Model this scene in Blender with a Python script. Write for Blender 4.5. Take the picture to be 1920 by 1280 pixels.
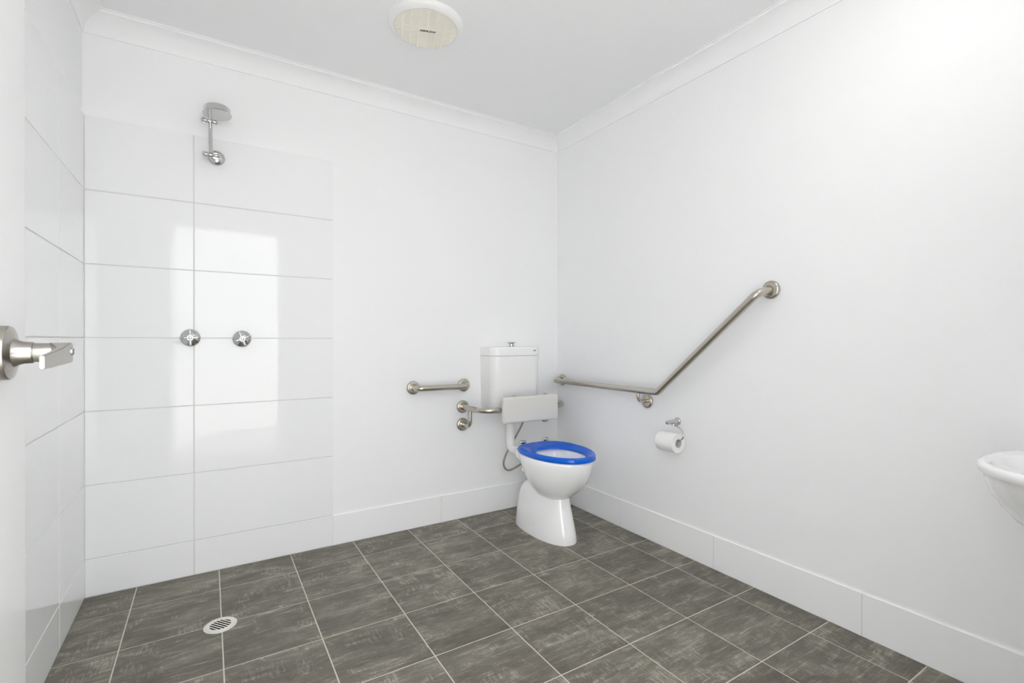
import bpy, bmesh, math, random
from mathutils import Vector, Matrix

for o in list(bpy.data.objects):
    bpy.data.objects.remove(o, do_unlink=True)
scene = bpy.context.scene
COL = scene.collection
random.seed(7)

# ------------------------------------------------------------------ camera
F_PX, YAW, PITCH, ROLL = 920.53, 0.564106, -0.0025014, 0.0010485
cam_d = bpy.data.cameras.new('camera')
cam = bpy.data.objects.new('camera', cam_d)
COL.objects.link(cam)
scene.camera = cam
fw = Vector((math.sin(YAW) * math.cos(PITCH), math.cos(YAW) * math.cos(PITCH), math.sin(PITCH)))
rt = Vector((math.cos(YAW), -math.sin(YAW), 0))
up = rt.cross(fw)
r2 = rt * math.cos(ROLL) + up * math.sin(ROLL)
u2 = -rt * math.sin(ROLL) + up * math.cos(ROLL)
M = Matrix((r2, u2, -fw)).transposed().to_4x4()
M.translation = Vector((-1.95837, -2.61996, 1.04558))
cam.matrix_world = M
cam_d.sensor_fit = 'HORIZONTAL'
cam_d.sensor_width = 36.0
cam_d.lens = F_PX * 36.0 / 1920.0
cam_d.shift_x = -12.77 / 1920.0
cam_d.clip_start = 0.02
cam_d.clip_end = 200

# ------------------------------------------------------------------ light
SKY, SUN, LAMP = 4.5, 12.0, 11.0
w = bpy.data.worlds.new('overcast_sky')
scene.world = w
w.use_nodes = True
bg = w.node_tree.nodes['Background']
bg.inputs['Color'].default_value = (0.97, 0.985, 1.0, 1)
bg.inputs['Strength'].default_value = SKY
sun_d = bpy.data.lights.new('sun', 'SUN')
sun_d.energy = SUN
sun_d.angle = math.radians(2)
sun = bpy.data.objects.new('sun', sun_d)
COL.objects.link(sun)
# the sun stands behind the building (over the back wall), so none of it enters the doorway
sun.rotation_euler = Vector((0.25, -0.62, -1.0)).to_track_quat('-Z', 'Y').to_euler()
sun.location = (-2, 6, 9)
scene.view_settings.view_transform = 'Standard'
scene.view_settings.look = 'None'
scene.view_settings.gamma = 1.0
scene.view_settings.use_curve_mapping = False
scene.view_settings.exposure = 0.42
scene.cycles.max_bounces = 11
scene.cycles.diffuse_bounces = 9
scene.cycles.glossy_bounces = 4
scene.cycles.sample_clamp_indirect = 8.0
scene.cycles.blur_glossy = 0.0
scene.cycles.caustics_reflective = False
scene.cycles.caustics_refractive = False

# ------------------------------------------------------------------ helpers
def srgb(r, g, b):
    f = lambda c: (c / 12.92) if c <= 0.04045 else ((c + 0.055) / 1.055) ** 2.4
    return (f(r / 255), f(g / 255), f(b / 255), 1.0)

def mat(name, color, rough=0.5, metal=0.0, coat=0.0, spec=0.5, emit=None, noise=0.0, nscale=6.0, bump=0.0, bscale=300.0):
    m = bpy.data.materials.new(name)
    m.use_nodes = True
    nt = m.node_tree
    p = nt.nodes['Principled BSDF']
    p.inputs['Base Color'].default_value = color
    p.inputs['Roughness'].default_value = rough
    p.inputs['Metallic'].default_value = metal
    p.inputs['Coat Weight'].default_value = coat
    p.inputs['Coat Roughness'].default_value = 0.03
    p.inputs['Specular IOR Level'].default_value = spec
    if emit:
        p.inputs['Emission Color'].default_value = (*emit[:3], 1)
        p.inputs['Emission Strength'].default_value = emit[3]
    tc = nt.nodes.new('ShaderNodeTexCoord')
    if noise > 0:
        n = nt.nodes.new('ShaderNodeTexNoise')
        n.inputs['Scale'].default_value = nscale
        n.inputs['Detail'].default_value = 3
        nt.links.new(tc.outputs['Object'], n.inputs['Vector'])
        mr = nt.nodes.new('ShaderNodeMapRange')
        mr.inputs['To Min'].default_value = 1 - noise
        mr.inputs['To Max'].default_value = 1 + noise
        nt.links.new(n.outputs['Fac'], mr.inputs['Value'])
        vm = nt.nodes.new('ShaderNodeVectorMath')
        vm.operation = 'SCALE'
        vm.inputs[0].default_value = color[:3]
        nt.links.new(mr.outputs['Result'], vm.inputs['Scale'])
        nt.links.new(vm.outputs['Vector'], p.inputs['Base Color'])
    if bump > 0:
        n = nt.nodes.new('ShaderNodeTexNoise')
        n.inputs['Scale'].default_value = bscale
        n.inputs['Detail'].default_value = 2
        nt.links.new(tc.outputs['Object'], n.inputs['Vector'])
        b = nt.nodes.new('ShaderNodeBump')
        b.inputs['Strength'].default_value = bump
        b.inputs['Distance'].default_value = 0.001
        nt.links.new(n.outputs['Fac'], b.inputs['Height'])
        nt.links.new(b.outputs['Normal'], p.inputs['Normal'])
    return m

PAINT = mat('wall_paint', (0.915, 0.918, 0.925, 1), 0.55, noise=0.006, nscale=2.0, spec=0.3)
CEIL = mat('ceiling_paint', (0.90, 0.903, 0.91, 1), 0.8, noise=0.008, nscale=2.0, spec=0.2)
CORN = mat('cornice_paint', (0.92, 0.923, 0.93, 1), 0.6, spec=0.3)
DOORP = mat('door_paint', (0.92, 0.92, 0.922, 1), 0.3, noise=0.004, nscale=3)
TILEW = mat('white_glazed_tile', (0.90, 0.905, 0.912, 1), 0.004, spec=0.34)
GROUTW = mat('white_grout', (0.70, 0.70, 0.69, 1), 0.9)
GROUTF = mat('floor_grout', srgb(206, 202, 188), 0.9, noise=0.06, nscale=40)
SKIRT = mat('skirting_tile_glaze', (0.94, 0.943, 0.95, 1), 0.2)
STEEL = mat('brushed_steel', srgb(196, 190, 180), 0.27, 1.0, noise=0.05, nscale=60)
SATIN = mat('satin_chrome', (0.66, 0.66, 0.65, 1), 0.2, 1.0)
NICKEL = mat('satin_nickel', srgb(176, 172, 165), 0.28, 1.0, noise=0.03, nscale=90)
CHROME = mat('chrome', (0.62, 0.62, 0.61, 1), 0.06, 1.0)
CERAM = mat('white_ceramic', (0.95, 0.952, 0.96, 1), 0.09, coat=0.4)
CISTP = mat('cistern_plastic', (0.90, 0.90, 0.897, 1), 0.18)
PIPEP = mat('white_pvc', (0.89, 0.89, 0.885, 1), 0.25)
BLUE = mat('blue_plastic', (0.0, 0.115, 0.68, 1), 0.10, spec=0.4)
PADM = mat('cream_vinyl', srgb(219, 217, 211), 0.45)
PAPER = mat('toilet_paper', (0.90, 0.90, 0.89, 1), 0.95, bump=0.3, bscale=500)
CORE = mat('cardboard_core', (0.62, 0.61, 0.58, 1), 0.9)
DRAINP = mat('drain_plastic', srgb(226, 224, 216), 0.4, noise=0.03, nscale=80)
BLACK = mat('dark_void', (0.002, 0.002, 0.002, 1), 0.9, spec=0.0)
INK = mat('black_ink', (0.02, 0.02, 0.02, 1), 0.6)
DARK = mat('dark_gap', (0.06, 0.055, 0.05, 1), 0.7)
FANW = mat('fan_plastic', (0.86, 0.86, 0.85, 1), 0.35)
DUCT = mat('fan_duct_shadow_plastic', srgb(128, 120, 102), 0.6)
FANC = mat('fan_grille_plastic', srgb(250, 247, 236), 0.3)
CONC = mat('concrete_paving', (0.55, 0.54, 0.52, 1), 0.9, noise=0.1, nscale=3)
LAMPG = mat('lamp_diffuser', (0.9, 0.9, 0.9, 1), 0.4, emit=(1.0, 0.98, 0.95, LAMP))

def braid_mat():
    m = mat('braided_steel', srgb(170, 160, 145), 0.35, 1.0)
    nt = m.node_tree
    p = nt.nodes['Principled BSDF']
    tc = nt.nodes.new('ShaderNodeTexCoord')
    wv = nt.nodes.new('ShaderNodeTexWave')
    wv.inputs['Scale'].default_value = 160
    wv.inputs['Distortion'].default_value = 2
    nt.links.new(tc.outputs['Object'], wv.inputs['Vector'])
    b = nt.nodes.new('ShaderNodeBump')
    b.inputs['Strength'].default_value = 0.6
    b.inputs['Distance'].default_value = 0.001
    nt.links.new(wv.outputs['Fac'], b.inputs['Height'])
    nt.links.new(b.outputs['Normal'], p.inputs['Normal'])
    return m
BRAID = braid_mat()

def floor_tile_mat():
    m = bpy.data.materials.new('brushed_cement_tile')
    m.use_nodes = True
    nt = m.node_tree
    L = nt.links.new
    N = nt.nodes.new
    p = nt.nodes['Principled BSDF']
    tc = N('ShaderNodeTexCoord')
    oi = N('ShaderNodeObjectInfo')
    mul = N('ShaderNodeMath'); mul.operation = 'MULTIPLY'; mul.inputs[1].default_value = 47.0
    L(oi.outputs['Random'], mul.inputs[0])
    cmb = N('ShaderNodeCombineXYZ')
    L(mul.outputs[0], cmb.inputs['X']); L(mul.outputs[0], cmb.inputs['Y']); L(mul.outputs[0], cmb.inputs['Z'])
    add = N('ShaderNodeVectorMath'); add.operation = 'ADD'
    L(tc.outputs['Object'], add.inputs[0]); L(cmb.outputs[0], add.inputs[1])
    def noise(sx, sy, detail=5, rough=0.6, dist=0.0):
        mp = N('ShaderNodeVectorMath'); mp.operation = 'MULTIPLY'
        mp.inputs[1].default_value = (sx, sy, 1.0)
        L(add.outputs[0], mp.inputs[0])
        n = N('ShaderNodeTexNoise')
        n.inputs['Scale'].default_value = 1.0
        n.inputs['Detail'].default_value = detail
        n.inputs['Roughness'].default_value = rough
        n.inputs['Distortion'].default_value = dist
        L(mp.outputs[0], n.inputs['Vector'])
        return n.outputs['Fac']
    def rng(v, a, b, c=0.0, d=1.0):
        r = N('ShaderNodeMapRange')
        r.inputs['From Min'].default_value = a; r.inputs['From Max'].default_value = b
        r.inputs['To Min'].default_value = c; r.inputs['To Max'].default_value = d
        L(v, r.inputs['Value'])
        return r.outputs['Result']
    def op(k, a, b):
        x = N('ShaderNodeMath'); x.operation = k
        for i, s in enumerate((a, b)):
            if isinstance(s, (int, float)): x.inputs[i].default_value = s
            else: L(s, x.inputs[i])
        return x.outputs[0]
    fine = rng(noise(16, 150, 6, 0.72, 0.5), 0.42, 0.66)
    streak = rng(noise(7, 46, 7, 0.72, 0.6), 0.44, 0.66)
    soft = rng(noise(5.0, 9, 5, 0.65, 0.4), 0.34, 0.68)
    cross = rng(noise(170, 22, 5, 0.65, 0.3), 0.46, 0.60)
    mask = rng(noise(9, 9, 4, 0.6, 0.8), 0.53, 0.60)
    scr = rng(noise(75, 110, 6, 0.75, 1.5), 0.54, 0.70)
    grain = rng(noise(520, 520, 2, 0.8), 0.3, 0.7)
    v = op('ADD', op('MULTIPLY', op('MULTIPLY', streak, fine), 0.62), op('MULTIPLY', soft, 0.40))
    v = op('ADD', v, op('MULTIPLY', op('MULTIPLY', cross, mask), 0.30))
    v = op('ADD', v, op('MULTIPLY', op('MULTIPLY', scr, soft), 0.28))
    v = op('ADD', v, op('MULTIPLY', op('SUBTRACT', grain, 0.5), 0.42))
    tone = rng(oi.outputs['Random'], 0, 1, -0.02, 0.10)
    v = op('ADD', v, tone)
    cr = N('ShaderNodeValToRGB')
    e = cr.color_ramp.elements
    e[0].position = 0.0; e[0].color = srgb(88, 85, 75)
    e[1].position = 1.0; e[1].color = srgb(186, 182, 168)
    k = e.new(0.36); k.color = srgb(117, 113, 102)
    L(v, cr.inputs['Fac'])
    L(cr.outputs['Color'], p.inputs['Base Color'])
    p.inputs['Roughness'].default_value = 0.5
    p.inputs['Specular IOR Level'].default_value = 0.35
    return m
FLOORT = floor_tile_mat()

def tag(o, label=None, cat=None, group=None, kind=None):
    if label: o['label'] = label
    if cat: o['category'] = cat
    if group: o['group'] = group
    if kind: o['kind'] = kind
    return o

def worigin(o):
    v = Vector((0, 0, 0))
    while o:
        v += o.location
        o = o.parent
    return v

def mesh_of(name, bm, sharp=35):
    bmesh.ops.recalc_face_normals(bm, faces=bm.faces)
    me = bpy.data.meshes.new(name)
    bm.to_mesh(me)
    bm.free()
    for p in me.polygons: p.use_smooth = True
    me.set_sharp_from_angle(angle=math.radians(sharp))
    return me

def obj(name, bm, m, parent=None, sharp=35, local=False, origin=None):
    """one mesh object; coordinates given in the world unless local"""
    off = Vector((0, 0, 0))
    if not local:
        off = worigin(parent) if parent else Vector((0, 0, 0))
        if origin is not None: off = Vector(origin)
        bmesh.ops.translate(bm, verts=bm.verts, vec=-off)
    o = bpy.data.objects.new(name, mesh_of(name, bm, sharp))
    o.data.materials.append(m)
    if parent:
        o.parent = parent
        if origin is not None and not local: o.location = off - worigin(parent)
    elif origin is not None:
        o.location = origin
    COL.objects.link(o)
    return o

def place(name, me, m, loc, parent):
    o = bpy.data.objects.new(name, me)
    if not me.materials: me.materials.append(m)
    o.parent = parent
    o.location = Vector(loc) - (worigin(parent) if parent else Vector((0, 0, 0)))
    COL.objects.link(o)
    return o

def thing(name, loc, label, cat, group=None):
    o = bpy.data.objects.new(name, None)
    o.empty_display_size = 0.05
    o.location = loc
    COL.objects.link(o)
    return tag(o, label, cat, group)

def box(bm, lo, hi, bev=0.0, seg=2):
    g = bmesh.ops.create_cube(bm, size=1.0)
    vs = g['verts']
    for v in vs:
        v.co = Vector([lo[i] + (v.co[i] + 0.5) * (hi[i] - lo[i]) for i in range(3)])
    if bev > 0:
        es = list({e for v in vs for e in v.link_edges})
        bmesh.ops.bevel(bm, geom=es, offset=bev, segments=seg, profile=0.5, affect='EDGES')
    return bm

def BX(lo, hi, bev=0.0, seg=2):
    return box(bmesh.new(), lo, hi, bev, seg)

def loft(bm, rings, cap0=True, cap1=True):
    rows = [[bm.verts.new(p) for p in r] for r in rings]
    n = len(rows[0])
    for a, b in zip(rows[:-1], rows[1:]):
        for i in range(n):
            j = (i + 1) % n
            bm.faces.new((a[i], a[j], b[j], b[i]))
    if cap0: bm.faces.new(rows[0])
    if cap1: bm.faces.new(list(reversed(rows[-1])))
    return bm

def frame_of(d):
    d = Vector(d).normalized()
    a = Vector((0, 0, 1)) if abs(d.z) < 0.9 else Vector((1, 0, 0))
    x = a.cross(d).normalized()
    return x, d.cross(x), d

def lathe(bm, prof, org, axis, seg=40, cap0=True, cap1=True):
    x, y, d = frame_of(axis)
    org = Vector(org)
    rings = []
    for r, h in prof:
        r = max(r, 1e-5)
        rings.append([org + d * h + (x * math.cos(t) + y * math.sin(t)) * r for t in [2 * math.pi * k / seg for k in range(seg)]])
    return loft(bm, rings, cap0, cap1)

def LT(prof, org, axis, seg=40, cap0=True, cap1=True):
    return lathe(bmesh.new(), prof, org, axis, seg, cap0, cap1)

def fillet(pts, rad, n=10):
    pts = [Vector(p) for p in pts]
    if not isinstance(rad, (list, tuple)): rad = [rad] * (len(pts) - 2)
    out = [pts[0]]
    for i in range(1, len(pts) - 1):
        a, b, c = pts[i - 1], pts[i], pts[i + 1]
        u = (a - b).normalized(); v = (c - b).normalized()
        ang = u.angle(v)
        if rad[i - 1] <= 0 or ang > math.pi - 1e-3:
            out.append(b); continue
        d = rad[i - 1] / math.tan(ang / 2)
        p0 = b + u * d
        cen = b + (u + v).normalized() * (rad[i - 1] / math.sin(ang / 2))
        q = p0 - cen
        ax = q.cross((b + v * d) - cen).normalized()
        tot = math.pi - ang
        for k in range(n + 1):
            out.append(cen + Matrix.Rotation(tot * k / n, 3, ax) @ q)
    out.append(pts[-1])
    return out

def tube(bm, pts, r, seg=20, cap=True):
    pts = [Vector(p) for p in pts]
    n = len(pts)
    tang = []
    for i in range(n):
        a = pts[max(i - 1, 0)]; b = pts[min(i + 1, n - 1)]
        if 0 < i < n - 1:
            t = (pts[i] - a).normalized() + (b - pts[i]).normalized()
        else: t = b - a
        tang.append(t.normalized())
    x, y, d = frame_of(tang[0])
    rings = []
    for i in range(n):
        if i:
            q = tang[i - 1].rotation_difference(tang[i])
            x = q @ x
        t = tang[i]
        x = (x - t * x.dot(t)).normalized()
        y = t.cross(x)
        rr = r[i] if isinstance(r, (list, tuple)) else r
        # keep the section round through a sharp mitre
        rings.append([pts[i] + (x * math.cos(k) + y * math.sin(k)) * rr for k in [2 * math.pi * j / seg for j in range(seg)]])
    return loft(bm, rings, cap, cap)

def TB(pts, r, seg=20): return tube(bmesh.new(), pts, r, seg)

def spline(pts, n=12):
    P = [Vector(p) for p in pts]
    P = [P[0] * 2 - P[1]] + P + [P[-1] * 2 - P[-2]]
    out = []
    for i in range(1, len(P) - 2):
        for k in range(n):
            t = k / n
            a, b, c, d = P[i - 1:i + 3]
            out.append(0.5 * ((2 * b) + (c - a) * t + (2 * a - 5 * b + 4 * c - d) * t * t + (3 * b - a - 3 * c + d) * t ** 3))
    out.append(P[-2])
    return out

# ------------------------------------------------------------------ room shell
XL, YF, HC, HL, DC = -2.388, -2.55, 2.287, 2.37, 0.072
TH = 0.12
H6, ROW = 0.154, 0.30
DX0, DX1, DH = -2.24, -1.385, 2.045           # doorway opening in wall_front
TT = 0.006                                     # wall tile thickness

def struct(name, bm, m, sharp=35):
    o = obj(name, bm, m, None, sharp)
    return tag(o, kind='structure')

wall_back = struct('wall_back', BX((XL - TH, 0, -0.05), (TH, TH, HL + 0.1)), PAINT)
wall_right = struct('wall_right', BX((0, YF - TH, -0.05), (TH, 0, HL + 0.1)), PAINT)
wall_left = struct('wall_left', BX((XL - TH, YF - TH, -0.05), (XL, 0, HL + 0.1)), PAINT)
b = bmesh.new()
box(b, (XL, YF - TH, -0.05), (DX0, YF, HL + 0.1))
box(b, (DX1, YF - TH, -0.05), (0, YF, HL + 0.1))
box(b, (DX0, YF - TH, DH), (DX1, YF, HL + 0.1))
wall_front = struct('wall_front', b, PAINT)
ceiling = struct('ceiling', BX((XL, YF, HL), (0, 0, HL + 0.1)), CEIL)
floor = struct('floor', BX((XL, YF - TH, -0.06), (0, 0, -0.0009)), GROUTF)
ground = struct('ground', BX((-14, -24, -0.2), (12, YF - TH, -0.03)), CONC)

# floor tiles, one object each
PT, GX, GY = 0.2969, -2.2139, -0.2092
GW = 0.0042
def edges(start, lo, hi):
    e = []
    k = math.floor((lo - start) / PT)
    while start + k * PT < hi + 1e-6:
        e.append(start + k * PT); k += 1
    e.append(start + k * PT)
    return e
shared = {}
def tile_mesh(sx, sy, sz, bev):
    key = (round(sx, 4), round(sy, 4), round(sz, 4))
    if key not in shared:
        bm = BX((-sx / 2, -sy / 2, -sz / 2), (sx / 2, sy / 2, sz / 2), bev, 1)
        me = mesh_of('tile', bm, 30)
        shared[key] = me
    return shared[key]
ex = edges(GX, XL, 0); ey = edges(GY, YF, 0)
for x0, x1 in zip(ex[:-1], ex[1:]):
    for y0, y1 in zip(ey[:-1], ey[1:]):
        a0, a1 = max(x0 + GW / 2, XL + TT), min(x1 - GW / 2, -TT)
        c0, c1 = max(y0 + GW / 2, YF), min(y1 - GW / 2, -TT)
        if a1 - a0 < 0.015 or c1 - c0 < 0.015: continue
        me = tile_mesh(a1 - a0, c1 - c0, 0.007, 0.0006)
        place('tile', me, FLOORT, ((a0 + a1) / 2, (c0 + c1) / 2, -0.0035), floor)

# wall tiles in the shower corner
XB = [XL, XL + 0.3762, XL + 0.9655]
YB = [0.0, -0.397, -0.985]
ZB = [0.0] + [H6 + ROW * k for k in range(7)]
GWW = 0.0036
gb = obj('grout', BX((XL, -TT + 0.0018, 0), (XB[2] - 0.001, 0, ZB[-1] - 0.001)), GROUTW, wall_back)
gl = obj('grout', BX((XL, YB[2] + 0.001, 0), (XL + TT - 0.0018, 0, ZB[-1] - 0.001)), GROUTW, wall_left)
for i in range(2):
    for k in range(7):
        x0 = XB[i] + (GWW / 2 if i else TT + 0.002); x1 = XB[i + 1] - (GWW / 2 if i == 0 else 0)
        z0 = ZB[k] + GWW / 2; z1 = ZB[k + 1] - (GWW / 2 if k < 6 else 0)
        place('tile', tile_mesh(x1 - x0, TT, z1 - z0, 0.0011), TILEW, ((x0 + x1) / 2, -TT / 2, (z0 + z1) / 2), wall_back)
        y1 = YB[i] - (GWW / 2 if i else 0.0); y0 = YB[i + 1] + (GWW / 2 if i == 0 else 0)
        place('tile', tile_mesh(TT, y1 - y0, z1 - z0, 0.0011), TILEW, (XL + TT / 2, (y0 + y1) / 2, (z0 + z1) / 2), wall_left)

# tiled skirting
def skirting(name, axis, cuts, side):
    first = None
    root = None
    for a, c in zip(cuts[:-1], cuts[1:]):
        lo, hi = min(a, c) + 0.0013, max(a, c) - 0.0013
        if axis == 'x':
            s = (hi - lo, TT, H6 - 0.001); loc = ((lo + hi) / 2, side, H6 / 2)
        else:
            s = (TT, hi - lo, H6 - 0.001); loc = (side, (lo + hi) / 2, H6 / 2)
        if root is None:
            A, B = min(cuts), max(cuts)
            t2 = TT - 0.0016
            if axis == 'x':
                sg = 1 if side < -1 else -1
                bm = BX((A, min(0, side * 2) if side > -1 else YF, 0), (B, 0 if side > -1 else YF + t2, H6 - 0.003))
                if side > -1:
                    bm.free(); bm = BX((A, -t2, 0), (B, 0, H6 - 0.003))
            else:
                if side > -1: bm = BX((-t2, A, 0), (0, B, H6 - 0.003))
                else: bm = BX((XL, A, 0), (XL + t2, B, H6 - 0.003))
            root = tag(obj(name, bm, GROUTW), kind='structure')
        place('tile', tile_mesh(*s, 0.0012), SKIRT, loc, root)
    return root
skirting('baseboard_back', 'x', [XB[2], -0.829, -0.235, -TT], -TT / 2)
skirting('baseboard_right', 'y', [0, -0.5935, -1.199, -1.8035, -2.406, YF], -TT / 2)
skirting('baseboard_left', 'y', [YB[2], -1.58, -2.18, YF], XL + TT / 2)
skirting('baseboard_front', 'x', [DX1 + 0.06, -0.83, -0.3, -TT], YF + TT / 2)

# cove cornice, one length per wall, mitred at the corners
prof = [(0.0, HC), (0.006, HC), (0.0065, HC + 0.005)]
cx, cz, rr = DC - 0.004, HC + 0.005, DC - 0.0105
for k in range(1, 11):
    t = math.pi - (math.pi / 2) * k / 11
    prof.append((cx + rr * math.cos(t), cz + (HL - 0.013 - cz) * math.sin(t)))
prof += [(DC - 0.004, HL - 0.013), (DC - 0.004, HL - 0.005), (DC + 0.003, HL - 0.004), (DC + 0.003, HL), (0.0, HL)]
def cornice(name, fn):
    bm = bmesh.new()
    loft(bm, [[fn(0, d, z) for d, z in prof], [fn(1, d, z) for d, z in prof]])
    return struct(name, bm, CORN, 28)
cornice('trim_1', lambda e, d, z: Vector((XL + d if e == 0 else -d, -d, z)))
cornice('trim_2', lambda e, d, z: Vector((-d, -d if e == 0 else YF + d, z)))
cornice('trim_3', lambda e, d, z: Vector((XL + d, -d if e == 0 else YF + d, z)))
cornice('trim_4', lambda e, d, z: Vector((XL + d if e == 0 else -d, YF + d, z)))

# doorway lining
b = bmesh.new()
JT = 0.012
box(b, (DX1 - JT, YF - TH - 0.005, 0), (DX1, YF + 0.005, DH), 0.002, 1)
box(b, (DX0, YF - TH - 0.005, 0), (DX0 + JT, YF + 0.005, DH), 0.002, 1)
box(b, (DX0 + JT, YF - TH - 0.005, DH - JT), (DX1 - JT, YF + 0.005, DH), 0.002, 1)
struct('trim_5', b, DOORP)
b = bmesh.new()
box(b, (DX1, YF, 0), (DX1 + 0.055, YF + 0.012, DH + 0.055), 0.003, 1)
box(b, (DX0 - 0.055, YF, 0), (DX0, YF + 0.012, DH + 0.055), 0.003, 1)
box(b, (DX0, YF, DH), (DX1, YF + 0.012, DH + 0.055), 0.003, 1)
struct('trim_6', b, DOORP)

# ------------------------------------------------------------------ door (open against the shower side)
door = bpy.data.objects.new('door_1', None)
door.location = (-2.190, YF + 0.022, 0)
door.rotation_euler = (0, 0, math.radians(-0.3))
COL.objects.link(door)
tag(door, kind='structure')
LEAF = 0.905                                  # local: +Y along the leaf, face towards +X at x = 0
obj('door_leaf', BX((-0.037, 0, 0.008), (0, LEAF, DH - 0.016), 0.0015, 2), DOORP, door, local=True)
for hz in (0.25, 1.02, 1.8):
    bm = LT([(0.006, -0.05), (0.006, 0.05)], (-0.042, 0.004, hz), (0, 0, 1), 14)
    obj('hinge', bm, STEEL, door, local=True)
HY, HZ = LEAF - 0.097, 1.0285
rose = obj('handle_rose', LT([(0.0355, 0), (0.0355, 0.0075), (0.0345, 0.0092), (0.030, 0.0105), (0.019, 0.0125), (0.0158, 0.018), (0.0146, 0.022), (0.0142, 0.030), (0.0135, 0.0312)],
                             (0, HY, HZ), (1, 0, 0), 48), NICKEL, door, local=True)
bm = LT([(0.0118, 0.028), (0.0118, 0.0315), (0.0126, 0.032), (0.0126, 0.066), (0.0118, 0.068)], (0, HY, HZ), (1, 0, 0), 40)
handle = obj('door_handle', bm, NICKEL, door, local=True)
# flat lever blade running back towards the hinge side
bm = bmesh.new()
sec = []
for y, zt, zb, xi, xo in ((HY + 0.0128, 0.0080, -0.0095, 0.056, 0.0705), (HY + 0.0095, 0.0122, -0.0128, 0.051, 0.0712), (HY, 0.0132, -0.0140, 0.048, 0.0715),
                          (HY - 0.02, 0.0110, -0.0145, 0.056, 0.0716), (HY - 0.045, 0.0070, -0.0152, 0.064, 0.0715), (HY - 0.09, 0.0025, -0.0165, 0.0662, 0.0712), (HY - 0.128, -0.0015, -0.0168, 0.0662, 0.0708)):
    sec.append([Vector((xi, y, HZ + zb)), Vector((xo, y, HZ + zb)), Vector((xo, y, HZ + zt)), Vector((xi, y, HZ + zt))])
for r_ in sec:
    for v_ in r_: v_.x -= 0.0025
loft(bm, sec)
bmesh.ops.recalc_face_normals(bm, faces=bm.faces)
bmesh.ops.bevel(bm, geom=[e for e in bm.edges if e.calc_face_angle(0) > 0.6], offset=0.0010, segments=2, affect='EDGES')
obj('lever', bm, NICKEL, handle, local=True)
bm = LT([(0.0062, 0.0675), (0.0062, 0.0697), (0.0052, 0.0703)], (0, HY + 0.002, HZ + 0.001), (1, 0, 0), 24)
cyl = obj('key_cylinder', bm, CHROME, handle, local=True)
obj('keyhole', BX((0.0693, HY + 0.0010, HZ - 0.003), (0.0706, HY + 0.0030, HZ + 0.005)), BLACK, handle, local=True)

# ------------------------------------------------------------------ grab rails
def flange(parent, p, n, r=0.038, t=0.013, name='flange'):
    p = Vector(p); n = Vector(n)
    bm = LT([(r, 0), (r, t * 0.35), (r * 0.965, t * 0.62), (r * 0.88, t * 0.9), (r * 0.76, t), (r * 0.50, t), (r * 0.48, t * 0.8)], p, n, 44, True, True)
    return obj(name, bm, STEEL, parent)
RB = 0.0163
back = Vector((0, -1, 0)); rgt = Vector((-1, 0, 0))
t = thing('grab_rail', (-0.835, 0, 0.78), 'short straight brushed steel grab rail between shower tiles and cistern', 'grab rail')
obj('rail', TB(fillet([(-0.996, -0.002, 0.781), (-0.996, -0.072, 0.781), (-0.686, -0.072, 0.781), (-0.686, -0.002, 0.781)], 0.032), RB, 24), STEEL, t)
flange(t, (-0.996, 0, 0.781), back); flange(t, (-0.686, 0, 0.781), back)

t = thing('backrest_rail', (-0.40, 0, 0.655), 'curved steel toilet backrest rail carrying a cream pad', 'backrest')
YR, XR0, XR1, ZR = -0.245, -0.693, -0.100, 0.655
obj('rail', TB(fillet([(XR0, -0.002, ZR), (XR0, YR, ZR), (XR1, YR, ZR), (XR1, -0.002, ZR)], 0.095, 14), RB, 24), STEEL, t)
for x in (XR0, XR1):
    flange(t, (x, 0, ZR), back)
    flange(t, (x, 0, ZR - 0.104), back)
    obj('brace', TB(fillet([(x, -0.002, ZR - 0.104), (x, -0.098, ZR - 0.104), (x, -0.098, ZR - 0.008)], 0.036), 0.0128, 20), STEEL, t)
pc = -0.396
bm = BX((pc - 0.188, YR - 0.050, ZR - 0.074), (pc + 0.188, YR - 0.018, ZR + 0.074), 0.0135, 5)
pad = obj('pad', bm, PADM, t, sharp=60)
for x in (pc - 0.10, pc + 0.115):
    obj('bracket', BX((x - 0.011, YR - 0.019, ZR - 0.0785), (x + 0.011, YR - 0.012, ZR + 0.0785), 0.002, 1), STEEL, t)

t = thing('angled_grab_rail', (0, -0.80, 0.78), 'long bent brushed steel grab rail rising along the wall beside toilet', 'grab rail')
XR = -0.070
pts = fillet([(-0.002, -0.060, 0.787), (XR, -0.060, 0.787), (XR, -0.925, 0.787), (XR, -1.452, 1.240), (-0.002, -1.468, 1.254)], [0.034, 0.030, 0.040], 12)
obj('rail', TB(pts, RB, 24), STEEL, t)
flange(t, (0, -0.060, 0.787), rgt); flange(t, (0, -1.468, 1.254), rgt)
flange(t, (0, -0.795, 0.727), rgt, 0.038)
obj('brace', TB(fillet([(-0.002, -0.795, 0.727), (XR, -0.795, 0.727), (XR, -0.795, 0.778)], 0.030), 0.0085, 18), STEEL, t)

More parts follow.
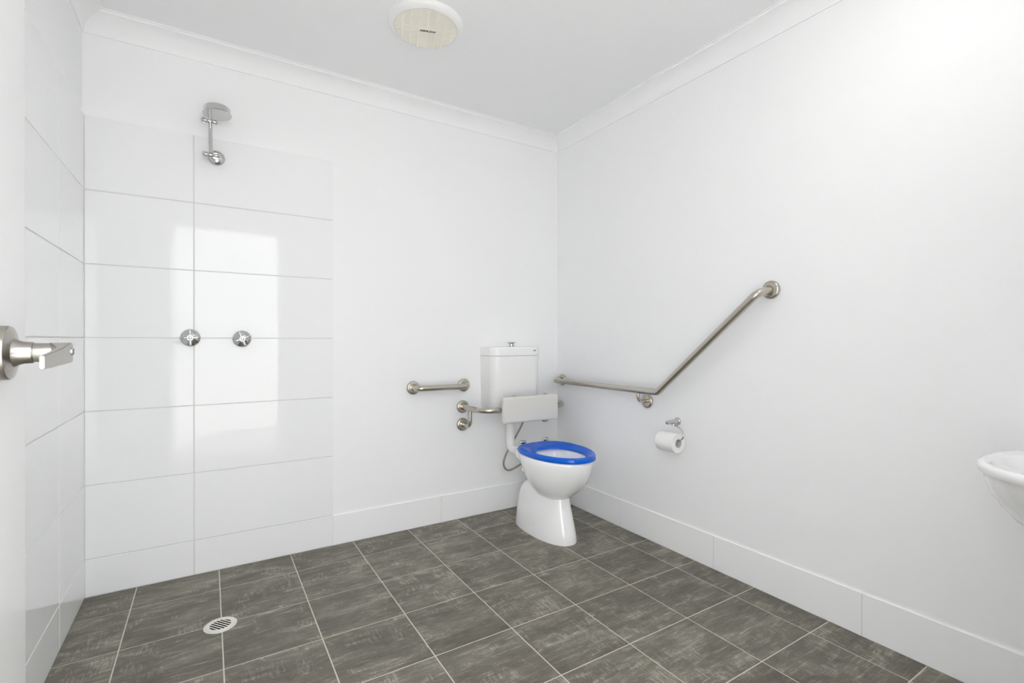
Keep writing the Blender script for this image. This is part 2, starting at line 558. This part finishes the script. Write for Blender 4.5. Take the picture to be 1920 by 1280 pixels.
# ------------------------------------------------------------------ toilet
XT = -0.392
t = thing('toilet', (XT, -0.45, 0), 'white ceramic toilet pan with a bright blue seat', 'toilet')
def ring(yb, yf, hw, z, nb=2.4, nf=2.0, xc=XT, frac=0.50, n=64):
    yc = yb + (yf - yb) * frac
    out = []
    for k in range(n):
        q = 2 * math.pi * k / n
        c, s = math.cos(q), math.sin(q)
        e, bb = (nf, yc - yf) if s >= 0 else (nb, yb - yc)
        out.append(Vector((xc + hw * math.copysign(abs(c) ** (2 / e), c), yc - bb * math.copysign(abs(s) ** (2 / e), s), z)))
    return out
ped = [(-0.185, -0.652, 0.104, 0.0), (-0.185, -0.654, 0.105, 0.008), (-0.190, -0.645, 0.101, 0.05), (-0.197, -0.628, 0.094, 0.11), (-0.210, -0.610, 0.087, 0.17),
       (-0.228, -0.602, 0.083, 0.21), (-0.250, -0.598, 0.079, 0.235), (-0.275, -0.594, 0.072, 0.252), (-0.310, -0.585, 0.058, 0.264), (-0.36, -0.56, 0.034, 0.270), (-0.43, -0.50, 0.01, 0.272)]
bm = bmesh.new()
loft(bm, [ring(a, f, h, z, 2.6, 2.2) for a, f, h, z in ped])
obj('pedestal', bm, CERAM, t, sharp=60)
bowl = [(-0.44, -0.545, 0.030, 0.212), (-0.425, -0.585, 0.062, 0.216), (-0.412, -0.612, 0.085, 0.228), (-0.398, -0.642, 0.107, 0.250), (-0.380, -0.675, 0.128, 0.280), (-0.358, -0.704, 0.145, 0.315),
        (-0.335, -0.727, 0.156, 0.350), (-0.312, -0.742, 0.163, 0.385), (-0.296, -0.751, 0.166, 0.412), (-0.290, -0.754, 0.1665, 0.428), (-0.293, -0.752, 0.164, 0.436), (-0.302, -0.745, 0.157, 0.4385),
        (-0.375, -0.715, 0.128, 0.4385), (-0.385, -0.708, 0.122, 0.432), (-0.386, -0.706, 0.121, 0.40), (-0.395, -0.69, 0.112, 0.34), (-0.41, -0.65, 0.088, 0.28), (-0.43, -0.61, 0.05, 0.245), (-0.46, -0.56, 0.02, 0.24)]
bm = bmesh.new()
loft(bm, [ring(a, f, h, z, 2.5, 2.0, frac=0.47) for a, f, h, z in bowl])
obj('bowl', bm, CERAM, t, sharp=60)
# rear shelf with the flush inlet, under the seat hinges
bm = bmesh.new()
loft(bm, [ring(-0.300, -0.375, 0.050, 0.330, 3.0, 4), ring(-0.275, -0.372, 0.095, 0.372, 3.0, 4), ring(-0.262, -0.370, 0.118, 0.400, 3.2, 4), ring(-0.258, -0.368, 0.122, 0.428, 3.2, 4), ring(-0.264, -0.365, 0.116, 0.4375, 3.2, 4)])
obj('rear_shelf', bm, CERAM, t, sharp=60)
# side lug and floor bolt
for s in (-1, 1):
    obj('lug', LT([(0.013, 0), (0.013, 0.014), (0.010, 0.018), (0.006, 0.018), (0.005, 0.010)], (XT + s * 0.121, -0.402, 0.352), (s, 0.45, -0.1), 24), CERAM, t)
    obj('floor_bolt', LT([(0.0055, 0), (0.0055, 0.004), (0.003, 0.0055)], (XT + s * 0.0935, -0.445, 0.062), (s, 0, 0.1), 16), DARK, t)
# seat: a ring lofted around the outline
NS = 96
def seat_out(q, k=1.0):
    c, s = math.cos(q), math.sin(q)
    yc = -0.504
    e, bb = (2.0, 0.262) if s >= 0 else (2.85, 0.217)
    return (XT + 0.006 + 0.170 * math.copysign(abs(c) ** (2 / e), c), yc - bb * math.copysign(abs(s) ** (2 / e), s))
def seat_in(q):
    c, s = math.cos(q), math.sin(q)
    yc = -0.555
    e, bb = (2.0, 0.148) if s >= 0 else (2.3, 0.150)
    return (XT + 0.004 + 0.112 * math.copysign(abs(c) ** (2 / e), c), yc - bb * math.copysign(abs(s) ** (2 / e), s))
# (fraction from outer to inner, z)
csec = [(0.10, 0.4400), (0.01, 0.4420), (-0.005, 0.4480), (0.01, 0.4555), (0.06, 0.4625), (0.16, 0.4668), (0.28, 0.4672), (0.45, 0.4640), (0.70, 0.4570), (0.90, 0.4505), (0.985, 0.4465), (1.0, 0.4430), (0.97, 0.4405)]
bm = bmesh.new()
rows = []
for k in range(NS):
    q = 2 * math.pi * k / NS
    o_, i_ = seat_out(q), seat_in(q)
    rows.append([bm.verts.new((o_[0] + (i_[0] - o_[0]) * f, o_[1] + (i_[1] - o_[1]) * f, z)) for f, z in csec])
for k in range(NS):
    a, c = rows[k], rows[(k + 1) % NS]
    for j in range(len(csec)):
        j2 = (j + 1) % len(csec)
        bm.faces.new((a[j], c[j], c[j2], a[j2]))
obj('seat', bm, BLUE, t, sharp=60)
for s in (-1, 1):
    hx = XT + 0.022 + s * 0.080
    h = obj('hinge', LT([(0.0095, -0.018), (0.0108, -0.016), (0.0108, 0.016), (0.0095, 0.018)], (hx, -0.277, 0.4670), (1, 0, 0), 24), CHROME, t)
    obj('hinge_post', LT([(0.012, 0), (0.012, 0.006), (0.007, 0.009), (0.007, 0.026)], (hx, -0.280, 0.4375), (0, 0, 1), 20), CHROME, h)

# cistern
XC = -0.407
t = thing('cistern', (XC, 0, 0.645), 'white plastic cistern with chrome flush button above toilet', 'cistern')
def drect(hw, d, r, z, n=9, x=XC):
    pts = [Vector((x - hw, 0, z))]
    for k in range(n + 1):
        a = math.pi + (math.pi / 2) * k / n
        pts.append(Vector((x - hw + r + r * math.cos(a), -d + r + r * math.sin(a), z)))
    for k in range(n + 1):
        a = 1.5 * math.pi + (math.pi / 2) * k / n
        pts.append(Vector((x + hw - r + r * math.cos(a), -d + r + r * math.sin(a), z)))
    pts.append(Vector((x + hw, 0, z)))
    return pts
bm = bmesh.new()
loft(bm, [drect(0.155, 0.140, 0.055, 0.645), drect(0.160, 0.150, 0.055, 0.650), drect(0.163, 0.156, 0.055, 0.668), drect(0.168, 0.163, 0.055, 0.952), drect(0.166, 0.161, 0.055, 0.9535)])
obj('tank', bm, CISTP, t, sharp=40)
bm = bmesh.new()
loft(bm, [drect(0.168, 0.163, 0.055, 0.9545), drect(0.170, 0.166, 0.056, 0.956), drect(0.170, 0.166, 0.056, 0.994), drect(0.168, 0.164, 0.056, 1.001), drect(0.163, 0.159, 0.054, 1.0055), drect(0.15, 0.147, 0.05, 1.007)])
lid = obj('lid', bm, CISTP, t, sharp=40)
btn = obj('flush_button', LT([(0.019, 0), (0.019, 0.003), (0.015, 0.005), (0.0145, 0.017), (0.020, 0.021), (0.0285, 0.0235), (0.029, 0.0255), (0.020, 0.0285), (0.001, 0.029)], (XC + 0.001, -0.083, 1.0068), (0, 0, 1), 36), CHROME, t)
for i, (dx, wd) in enumerate(((0, 0.0045), (0.0058, 0.0040), (0.0108, 0.0045))):
    bm = bmesh.new()
    x0 = XC + 0.105 + dx; z0 = 0.9815; y = -0.1663
    loft(bm, [[Vector((x0, y, z0)), Vector((x0 + wd, y, z0)), Vector((x0 + wd + 0.002, y, z0 + 0.005 + 0.001 * (i == 2))), Vector((x0 + 0.002, y, z0 + 0.005))],
              [Vector((x0, y + 0.003, z0)), Vector((x0 + wd, y + 0.003, z0)), Vector((x0 + wd + 0.002, y + 0.003, z0 + 0.005)), Vector((x0 + 0.002, y + 0.003, z0 + 0.005))]])
    obj('badge_stroke', bm, INK, lid)

# flush pipe and water hose
XP, YP = -0.413, -0.082
t = thing('flush_pipe', (XP, YP, 0.39), 'white plastic elbow flush pipe between cistern and pan', 'pipe')
pts = fillet([(XP, YP, 0.6445), (XP, YP, 0.392), (XT - 0.01, -0.262, 0.392)], 0.042, 12)
obj('elbow', TB(pts, 0.0255, 28), PIPEP, t)
obj('socket', LT([(0.0275, 0), (0.0275, 0.105), (0.0255, 0.106)], (XP, YP, 0.6445), (0, 0, -1), 28), PIPEP, t)
obj('inlet_collar', LT([(0.036, 0), (0.038, 0.004), (0.038, 0.022), (0.034, 0.026)], (XT - 0.01, -0.234, 0.392), (0, -1, 0), 32), PIPEP, t)
obj('nut', LT([(0.036, 0), (0.036, 0.022), (0.029, 0.027)], (XP, YP, 0.6445), (0, 0, -1), 12), PIPEP, t)

t = thing('water_hose', (-0.36, -0.04, 0.30), 'thin braided steel water hose looping behind the flush pipe', 'hose')
hp = [(-0.272, -0.045, 0.640), (-0.276, -0.042, 0.600), (-0.296, -0.040, 0.530), (-0.340, -0.036, 0.455), (-0.385, -0.034, 0.392), (-0.425, -0.040, 0.330), (-0.434, -0.040, 0.290), (-0.420, -0.042, 0.258), (-0.390, -0.042, 0.248),
      (-0.345, -0.042, 0.260), (-0.300, -0.042, 0.278), (-0.255, -0.045, 0.289)]
obj('hose', TB(spline(hp, 8), 0.0058, 12), BRAID, t)
obj('hose_nut', LT([(0.010, 0), (0.010, 0.018), (0.007, 0.024)], (-0.272, -0.045, 0.6445), (0, 0, -1), 6), CHROME, t)
obj('valve', LT([(0.022, 0), (0.022, 0.004), (0.010, 0.007), (0.010, 0.055), (0.014, 0.057), (0.014, 0.075)], (-0.245, 0, 0.291), (0, -1, 0), 24), CHROME, t)

# ------------------------------------------------------------------ toilet roll and holder
t = thing('toilet_roll_holder', (0, -0.992, 0.645), 'chrome toilet roll holder with open curved hook below the bent rail', 'roll holder')
AY, AZ = -0.992, 0.647
obj('wall_plate', LT([(0.0195, 0), (0.0195, 0.004), (0.017, 0.008), (0.0135, 0.010)], (0, AY, AZ), (-1, 0, 0), 32), CHROME, t)
obj('arm', LT([(0.0125, 0.006), (0.0120, 0.030), (0.0105, 0.060), (0.0098, 0.075), (0.0085, 0.0795), (0.004, 0.082)], (0, AY, AZ), (-1, 0, 0), 32), CHROME, t)
XH = -0.058
obj('hook_boss', LT([(0.010, 0), (0.010, 0.007), (0.006, 0.010)], (XH + 0.022, AY - 0.004, AZ - 0.009), (0, -0.2, -1), 20), CHROME, t)
RZ = 0.570
hk = [(XH + 0.022, AY - 0.004, AZ - 0.014), (XH + 0.016, AY - 0.040, AZ - 0.020), (XH + 0.005, AY - 0.074, AZ - 0.036), (XH, AY - 0.082, AZ - 0.055), (XH, AY - 0.074, AZ - 0.070), (XH, AY - 0.060, RZ + 0.0005), (XH, AY - 0.04, RZ), (XH, AY, RZ), (XH, AY + 0.04, RZ), (XH, AY + 0.072, RZ + 0.001)]
obj('hook', TB(spline(hk, 8), 0.0036, 12), CHROME, t)
obj('hook_tip', LT([(0.0036, 0), (0.0046, 0.002), (0.0046, 0.006), (0.002, 0.008)], (XH, AY + 0.071, RZ + 0.001), (0, 1, 0), 16), CHROME, t)
RC = (XH, AY, 0.5525)
t = thing('toilet_roll', (XH, AY, 0.5525), 'white toilet paper roll hanging on the chrome hook', 'toilet roll')
RR, RI = 0.0465, 0.0212
obj('paper', LT([(RI + 0.0004, -0.053), (RR - 0.001, -0.053), (RR, -0.052), (RR, 0.052), (RR - 0.001, 0.053), (RI + 0.0004, 0.053), (RI + 0.0004, -0.053)], RC, (0, 1, 0), 48, False, False), PAPER, t)
obj('core', LT([(RI, -0.0532), (RI, 0.0532), (RI - 0.0012, 0.0532), (RI - 0.0012, -0.0532), (RI, -0.0532)], RC, (0, 1, 0), 40, False, False), CORE, t)

# ------------------------------------------------------------------ shower rose and arm
t = thing('wall_shower', (-1.926, 0, 1.869), 'chrome shower head on a swivel arm high above the two taps', 'shower head')
SX, SY, SZ = -1.926, -TT, 1.869
obj('wall_flange', LT([(0.034, 0), (0.034, 0.002), (0.031, 0.009), (0.024, 0.015), (0.013, 0.018)], (SX, SY, SZ), (0, -1, 0), 40), CHROME, t)
obj('wall_stub', LT([(0.0105, 0.012), (0.0105, 0.048), (0.0125, 0.050), (0.0125, 0.066)], (SX - 0.004, SY, SZ - 0.001), (0, -1, -0.17), 24), CHROME, t)
KY = -0.064
def knuckle(p, ln, r):
    k = obj('swivel_joint', LT([(r * 0.9, 0), (r, 0.002), (r, ln * 0.5), (r * 0.96, ln * 0.5 + 0.001), (r, ln * 0.5 + 0.002), (r, ln - 0.002), (r * 0.9, ln)], p, (1, 0, 0), 24), CHROME, t)
    obj('washer', LT([(r * 1.08, -0.004), (r * 1.08, 0)], p, (1, 0, 0), 20), CHROME, k)
    nut = obj('wing_nut', LT([(0.0045, -0.018), (0.0055, -0.016), (0.0055, -0.004)], p, (1, 0, 0), 16), CHROME, k)
    for s in (-1, 1):
        bm = bmesh.new()
        c = Vector(p) + Vector((-0.010, 0, s * 0.009))
        lathe(bm, [(0.001, -0.002), (0.0055, -0.0015), (0.0055, 0.0015), (0.001, 0.002)], c, (0, 1, 0), 16)
        obj('wing', bm, CHROME, k)
    return k
knuckle((-1.964, KY, 1.860), 0.048, 0.0108)
AX = -1.948
top = Vector((-1.950, -0.060, 2.008))
obj('arm_tube', TB([(AX, KY, 1.866), ((AX + top.x) / 2, (KY + top.y) / 2, 1.937), tuple(top)], 0.0075, 20), CHROME, t)
obj('arm_collar', LT([(0.0079, -0.0015), (0.0082, 0), (0.0079, 0.0015)], (AX - 0.0012, KY + 0.001, 1.915), (0, 0.03, 1), 20), CHROME, t)
knuckle((-1.967, -0.060, 2.010), 0.044, 0.0085)
obj('head_stem', TB(fillet([(-1.930, -0.060, 2.012), (-1.930, -0.060, 2.056), (-1.926, -0.122, 2.054)], 0.018, 8), 0.0065, 16), CHROME, t)
hd = Vector((-1.925, -0.127, 2.020)); hn = Vector((0.04, -0.10, -1)).normalized()
ho = obj('head', LT([(0.012, -0.034), (0.040, -0.030), (0.048, -0.027), (0.0500, -0.024), (0.0505, -0.003), (0.0545, -0.001), (0.0550, 0.0015), (0.053, 0.003), (0.001, 0.003)], hd, hn, 56), SATIN, t)
x_, y_, d_ = frame_of(hn)
bm = bmesh.new()
for rr_, cnt in ((0.008, 6), (0.016, 12), (0.024, 18), (0.032, 24), (0.040, 30), (0.047, 36)):
    for k in range(cnt):
        a = 2 * math.pi * k / cnt
        c = hd + hn * 0.0028 + (x_ * math.cos(a) + y_ * math.sin(a)) * rr_
        lathe(bm, [(0.0011, 0), (0.0009, 0.0010), (0.0004, 0.0012)], c, hn, 6)
nz = obj('spray_nozzles', bm, FANW, ho)
tag(nz, kind='stuff')

# ------------------------------------------------------------------ shower taps
def tap(px, pz, rot, label):
    t = thing('shower_tap', (px, -TT, pz), label, 'tap', 'shower taps on the tiled wall')
    obj('rose', LT([(0.0385, 0), (0.0385, 0.002), (0.036, 0.006), (0.026, 0.014), (0.015, 0.020)], (px, -TT, pz), (0, -1, 0), 48), CHROME, t)
    obj('hub', LT([(0.0115, 0.016), (0.0122, 0.026), (0.0122, 0.044), (0.011, 0.048)], (px, -TT, pz), (0, -1, 0), 32), CHROME, t)
    obj('cap', LT([(0.0088, 0.0475), (0.0088, 0.0500), (0.006, 0.0515)], (px, -TT, pz), (0, -1, 0), 28), SATIN, t)
    for k in range(4):
        a = rot + k * math.pi / 2
        d = Vector((math.cos(a), 0, math.sin(a)))
        obj('spoke', LT([(0.0058, 0.010), (0.0054, 0.022), (0.0056, 0.0355), (0.0044, 0.0375)], (px, -TT - 0.036, pz), d, 18), CHROME, t)
tap(-2.025, 1.055, 0.03, 'chrome cross shower tap over the vertical tile joint')
tap(-1.826, 1.051, 0.38, 'chrome cross shower tap with tilted spokes on wide tile')

# ------------------------------------------------------------------ floor drain
DXc, DYc = -1.921, -0.518
t = thing('floor_drain', (DXc, DYc, 0), 'round white plastic slotted floor drain set in grey tiles', 'drain')
obj('collar', LT([(0.0530, 0.0), (0.0530, 0.0026), (0.0515, 0.0036), (0.0470, 0.0036), (0.0462, 0.0022), (0.0462, 0.0)], (DXc, DYc, 0), (0, 0, 1), 56), DRAINP, t)
obj('well_shade', LT([(0.0445, 0.0004), (0.0445, 0.0027)], (DXc, DYc, 0), (0, 0, 1), 48), BLACK, t)  # solid black disc, paints the unlit depth of the drain between the bars
obj('grate_ring', LT([(0.0460, 0.0005), (0.0460, 0.0034), (0.0452, 0.0042), (0.0350, 0.0042), (0.0343, 0.0036), (0.0343, 0.0005), (0.0460, 0.0005)], (DXc, DYc, 0), (0, 0, 1), 56, False, False), DRAINP, t)
sa = math.atan2(-0.049, 0.037)
sd = Vector((math.cos(sa), math.sin(sa), 0)); sp = Vector((-sd.y, sd.x, 0))
for k in range(-3, 3):
    off = (k + 0.5) * 0.0103
    hl_ = math.sqrt(0.0355 ** 2 - off ** 2)
    bm = BX((-hl_, -0.0021, 0.0026), (hl_, 0.0021, 0.0041), 0.0004, 1)
    bmesh.ops.transform(bm, matrix=Matrix.Rotation(sa, 4, 'Z'), verts=bm.verts)
    bmesh.ops.translate(bm, verts=bm.verts, vec=Vector((DXc, DYc, 0)) + sp * off)
    obj('grate_bar', bm, DRAINP, t)

# ------------------------------------------------------------------ exhaust fan in the ceiling
FX, FY = -1.187, -0.672
t = thing('exhaust_fan', (FX, FY, HL), 'round white exhaust fan with cream slatted grille in ceiling', 'exhaust fan')
dn = (0, 0, -1)
obj('cover_ring', LT([(0.1545, 0), (0.155, 0.004), (0.153, 0.010), (0.148, 0.017), (0.139, 0.0235), (0.1335, 0.0255), (0.1305, 0.0245), (0.130, 0.002)], (FX, FY, HL), dn, 72, True, False), FANW, t)
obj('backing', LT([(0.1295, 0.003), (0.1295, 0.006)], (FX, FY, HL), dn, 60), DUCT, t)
rd = Vector((0.300, 0.954, 0)).normalized(); sdir = Vector((rd.y, -rd.x, 0))
def bar(c, d, half, wid, z0, z1):
    n = Vector((-d.y, d.x, 0))
    bm = bmesh.new()
    lo = [c + d * half * a + n * wid * e_ for a, e_ in ((-1, -1), (1, -1), (1, 1), (-1, 1))]
    loft(bm, [[Vector((p.x, p.y, z0)) for p in lo], [Vector((p.x, p.y, z1)) for p in lo]])
    return bm
C0 = Vector((FX, FY, 0))
for k in range(-3, 4):
    o_ = (k + 0.15) * 0.0335
    half = math.sqrt(max(0.1295 ** 2 - o_ ** 2, 1e-4))
    obj('grille_rib', bar(C0 + sdir * o_, rd, half, 0.0026, HL - 0.0285, HL - 0.006), FANC, t)
bm = bmesh.new()
nn = 42
for k in range(nn):
    o_ = -0.128 + 0.256 * (k + 0.5) / nn
    half = math.sqrt(max(0.1295 ** 2 - o_ ** 2, 1e-4))
    c = C0 + rd * o_; w_ = 0.0019
    n2 = rd
    p = []
    for z, sh in ((HL - 0.0250, 0.0), (HL - 0.0150, 0.0015)):
        p.append([Vector((*(c + sdir * half * a + n2 * (w_ * e_ + sh)).xy, z)) for a, e_ in ((-1, -1), (1, -1), (1, 1), (-1, 1))])
    loft(bm, p)
sl = obj('grille_slats', bm, FANC, t)
tag(sl, kind='stuff')
for o_ in (-0.012, 0.012):
    obj('grille_crossbar', bar(C0 + rd * (o_ + 0.004), sdir, 0.125, 0.0010, HL - 0.0267, HL - 0.016), FANC, t)
plate = obj('name_plate', bar(C0 + rd * 0.004 + sdir * 0.006, sdir, 0.033, 0.0105, HL - 0.0290, HL - 0.016), FANC, t)
cu = bpy.data.curves.new('lettering', 'FONT')
cu.body = 'AIRFLOW'
cu.size = 0.0150
cu.align_x = 'CENTER'; cu.align_y = 'CENTER'
cu.shear = 0.25
cu.offset = 0.0006
cu.extrude = 0.0003
tmp = bpy.data.objects.new('lettering_source', cu)
COL.objects.link(tmp)
bpy.context.view_layer.update()
me = bpy.data.meshes.new_from_object(tmp.evaluated_get(bpy.context.evaluated_depsgraph_get()))
bpy.data.objects.remove(tmp, do_unlink=True)
tx = Matrix((sdir, -rd, Vector((0, 0, -1)))).transposed().to_4x4()
tx.translation = Vector((FX, FY, HL - 0.0294)) + rd * 0.004 + sdir * 0.006 - worigin(plate)
me.transform(tx)
me.materials.clear(); me.materials.append(INK)
lo = bpy.data.objects.new('lettering', me)
lo.parent = plate
COL.objects.link(lo)

# ------------------------------------------------------------------ wash basin on the right wall
BY, BZ = -2.360, 0.744
t = thing('wash_basin', (0, BY, BZ - 0.17), 'white ceramic wash basin mounted on the bare wall beyond the toilet roll', 'wash basin')
def bring(x_back, x_front, hw, z, n=64, eb=3.2, ef=2.1, frac=0.52):
    xc_ = x_back + (x_front - x_back) * frac
    out = []
    for k in range(n):
        q = 2 * math.pi * k / n
        c, s = math.cos(q), math.sin(q)
        e, bb = (ef, xc_ - x_front) if s >= 0 else (eb, x_back - xc_)
        out.append(Vector((xc_ - bb * math.copysign(abs(s) ** (2 / e), s), BY + hw * math.copysign(abs(c) ** (2 / e), c), z)))
    return out
sec = [(-0.010, -0.17, 0.055, BZ - 0.185), (-0.004, -0.23, 0.095, BZ - 0.180), (0, -0.29, 0.125, BZ - 0.158), (0, -0.345, 0.146, BZ - 0.115), (0, -0.388, 0.159, BZ - 0.075), (0, -0.408, 0.1645, BZ - 0.045),
       (0, -0.414, 0.166, BZ - 0.032), (0, -0.425, 0.1695, BZ - 0.026), (0, -0.432, 0.1715, BZ - 0.020), (0, -0.434, 0.172, BZ - 0.008), (-0.002, -0.430, 0.169, BZ - 0.002), (-0.006, -0.422, 0.163, BZ),
       (-0.105, -0.405, 0.147, BZ - 0.001), (-0.112, -0.398, 0.141, BZ - 0.006), (-0.120, -0.385, 0.130, BZ - 0.035), (-0.135, -0.35, 0.108, BZ - 0.090), (-0.16, -0.30, 0.07, BZ - 0.125), (-0.20, -0.25, 0.022, BZ - 0.132)]
bm = bmesh.new()
loft(bm, [bring(a_, f_, h_ * 1.07, z_) for a_, f_, h_, z_ in sec])
obj('bowl', bm, CERAM, t, sharp=60)
obj('waste', LT([(0.021, 0), (0.021, 0.002), (0.015, 0.003), (0.002, 0.001)], (-0.225, BY, BZ - 0.132), (0, 0, 1), 28), CHROME, t)

# ------------------------------------------------------------------ ceiling light by the basin
LX, LY = -0.62, -2.08
t = thing('ceiling_light', (LX, LY, HL), 'round white ceiling light with glowing diffuser near the basin', 'ceiling light')
obj('base', LT([(0.150, 0), (0.150, 0.018), (0.140, 0.022)], (LX, LY, HL), dn, 48), FANW, t)
obj('diffuser', LT([(0.138, 0.022), (0.136, 0.034), (0.122, 0.052), (0.09, 0.066), (0.04, 0.073), (0.001, 0.074)], (LX, LY, HL), dn, 48), LAMPG, t)
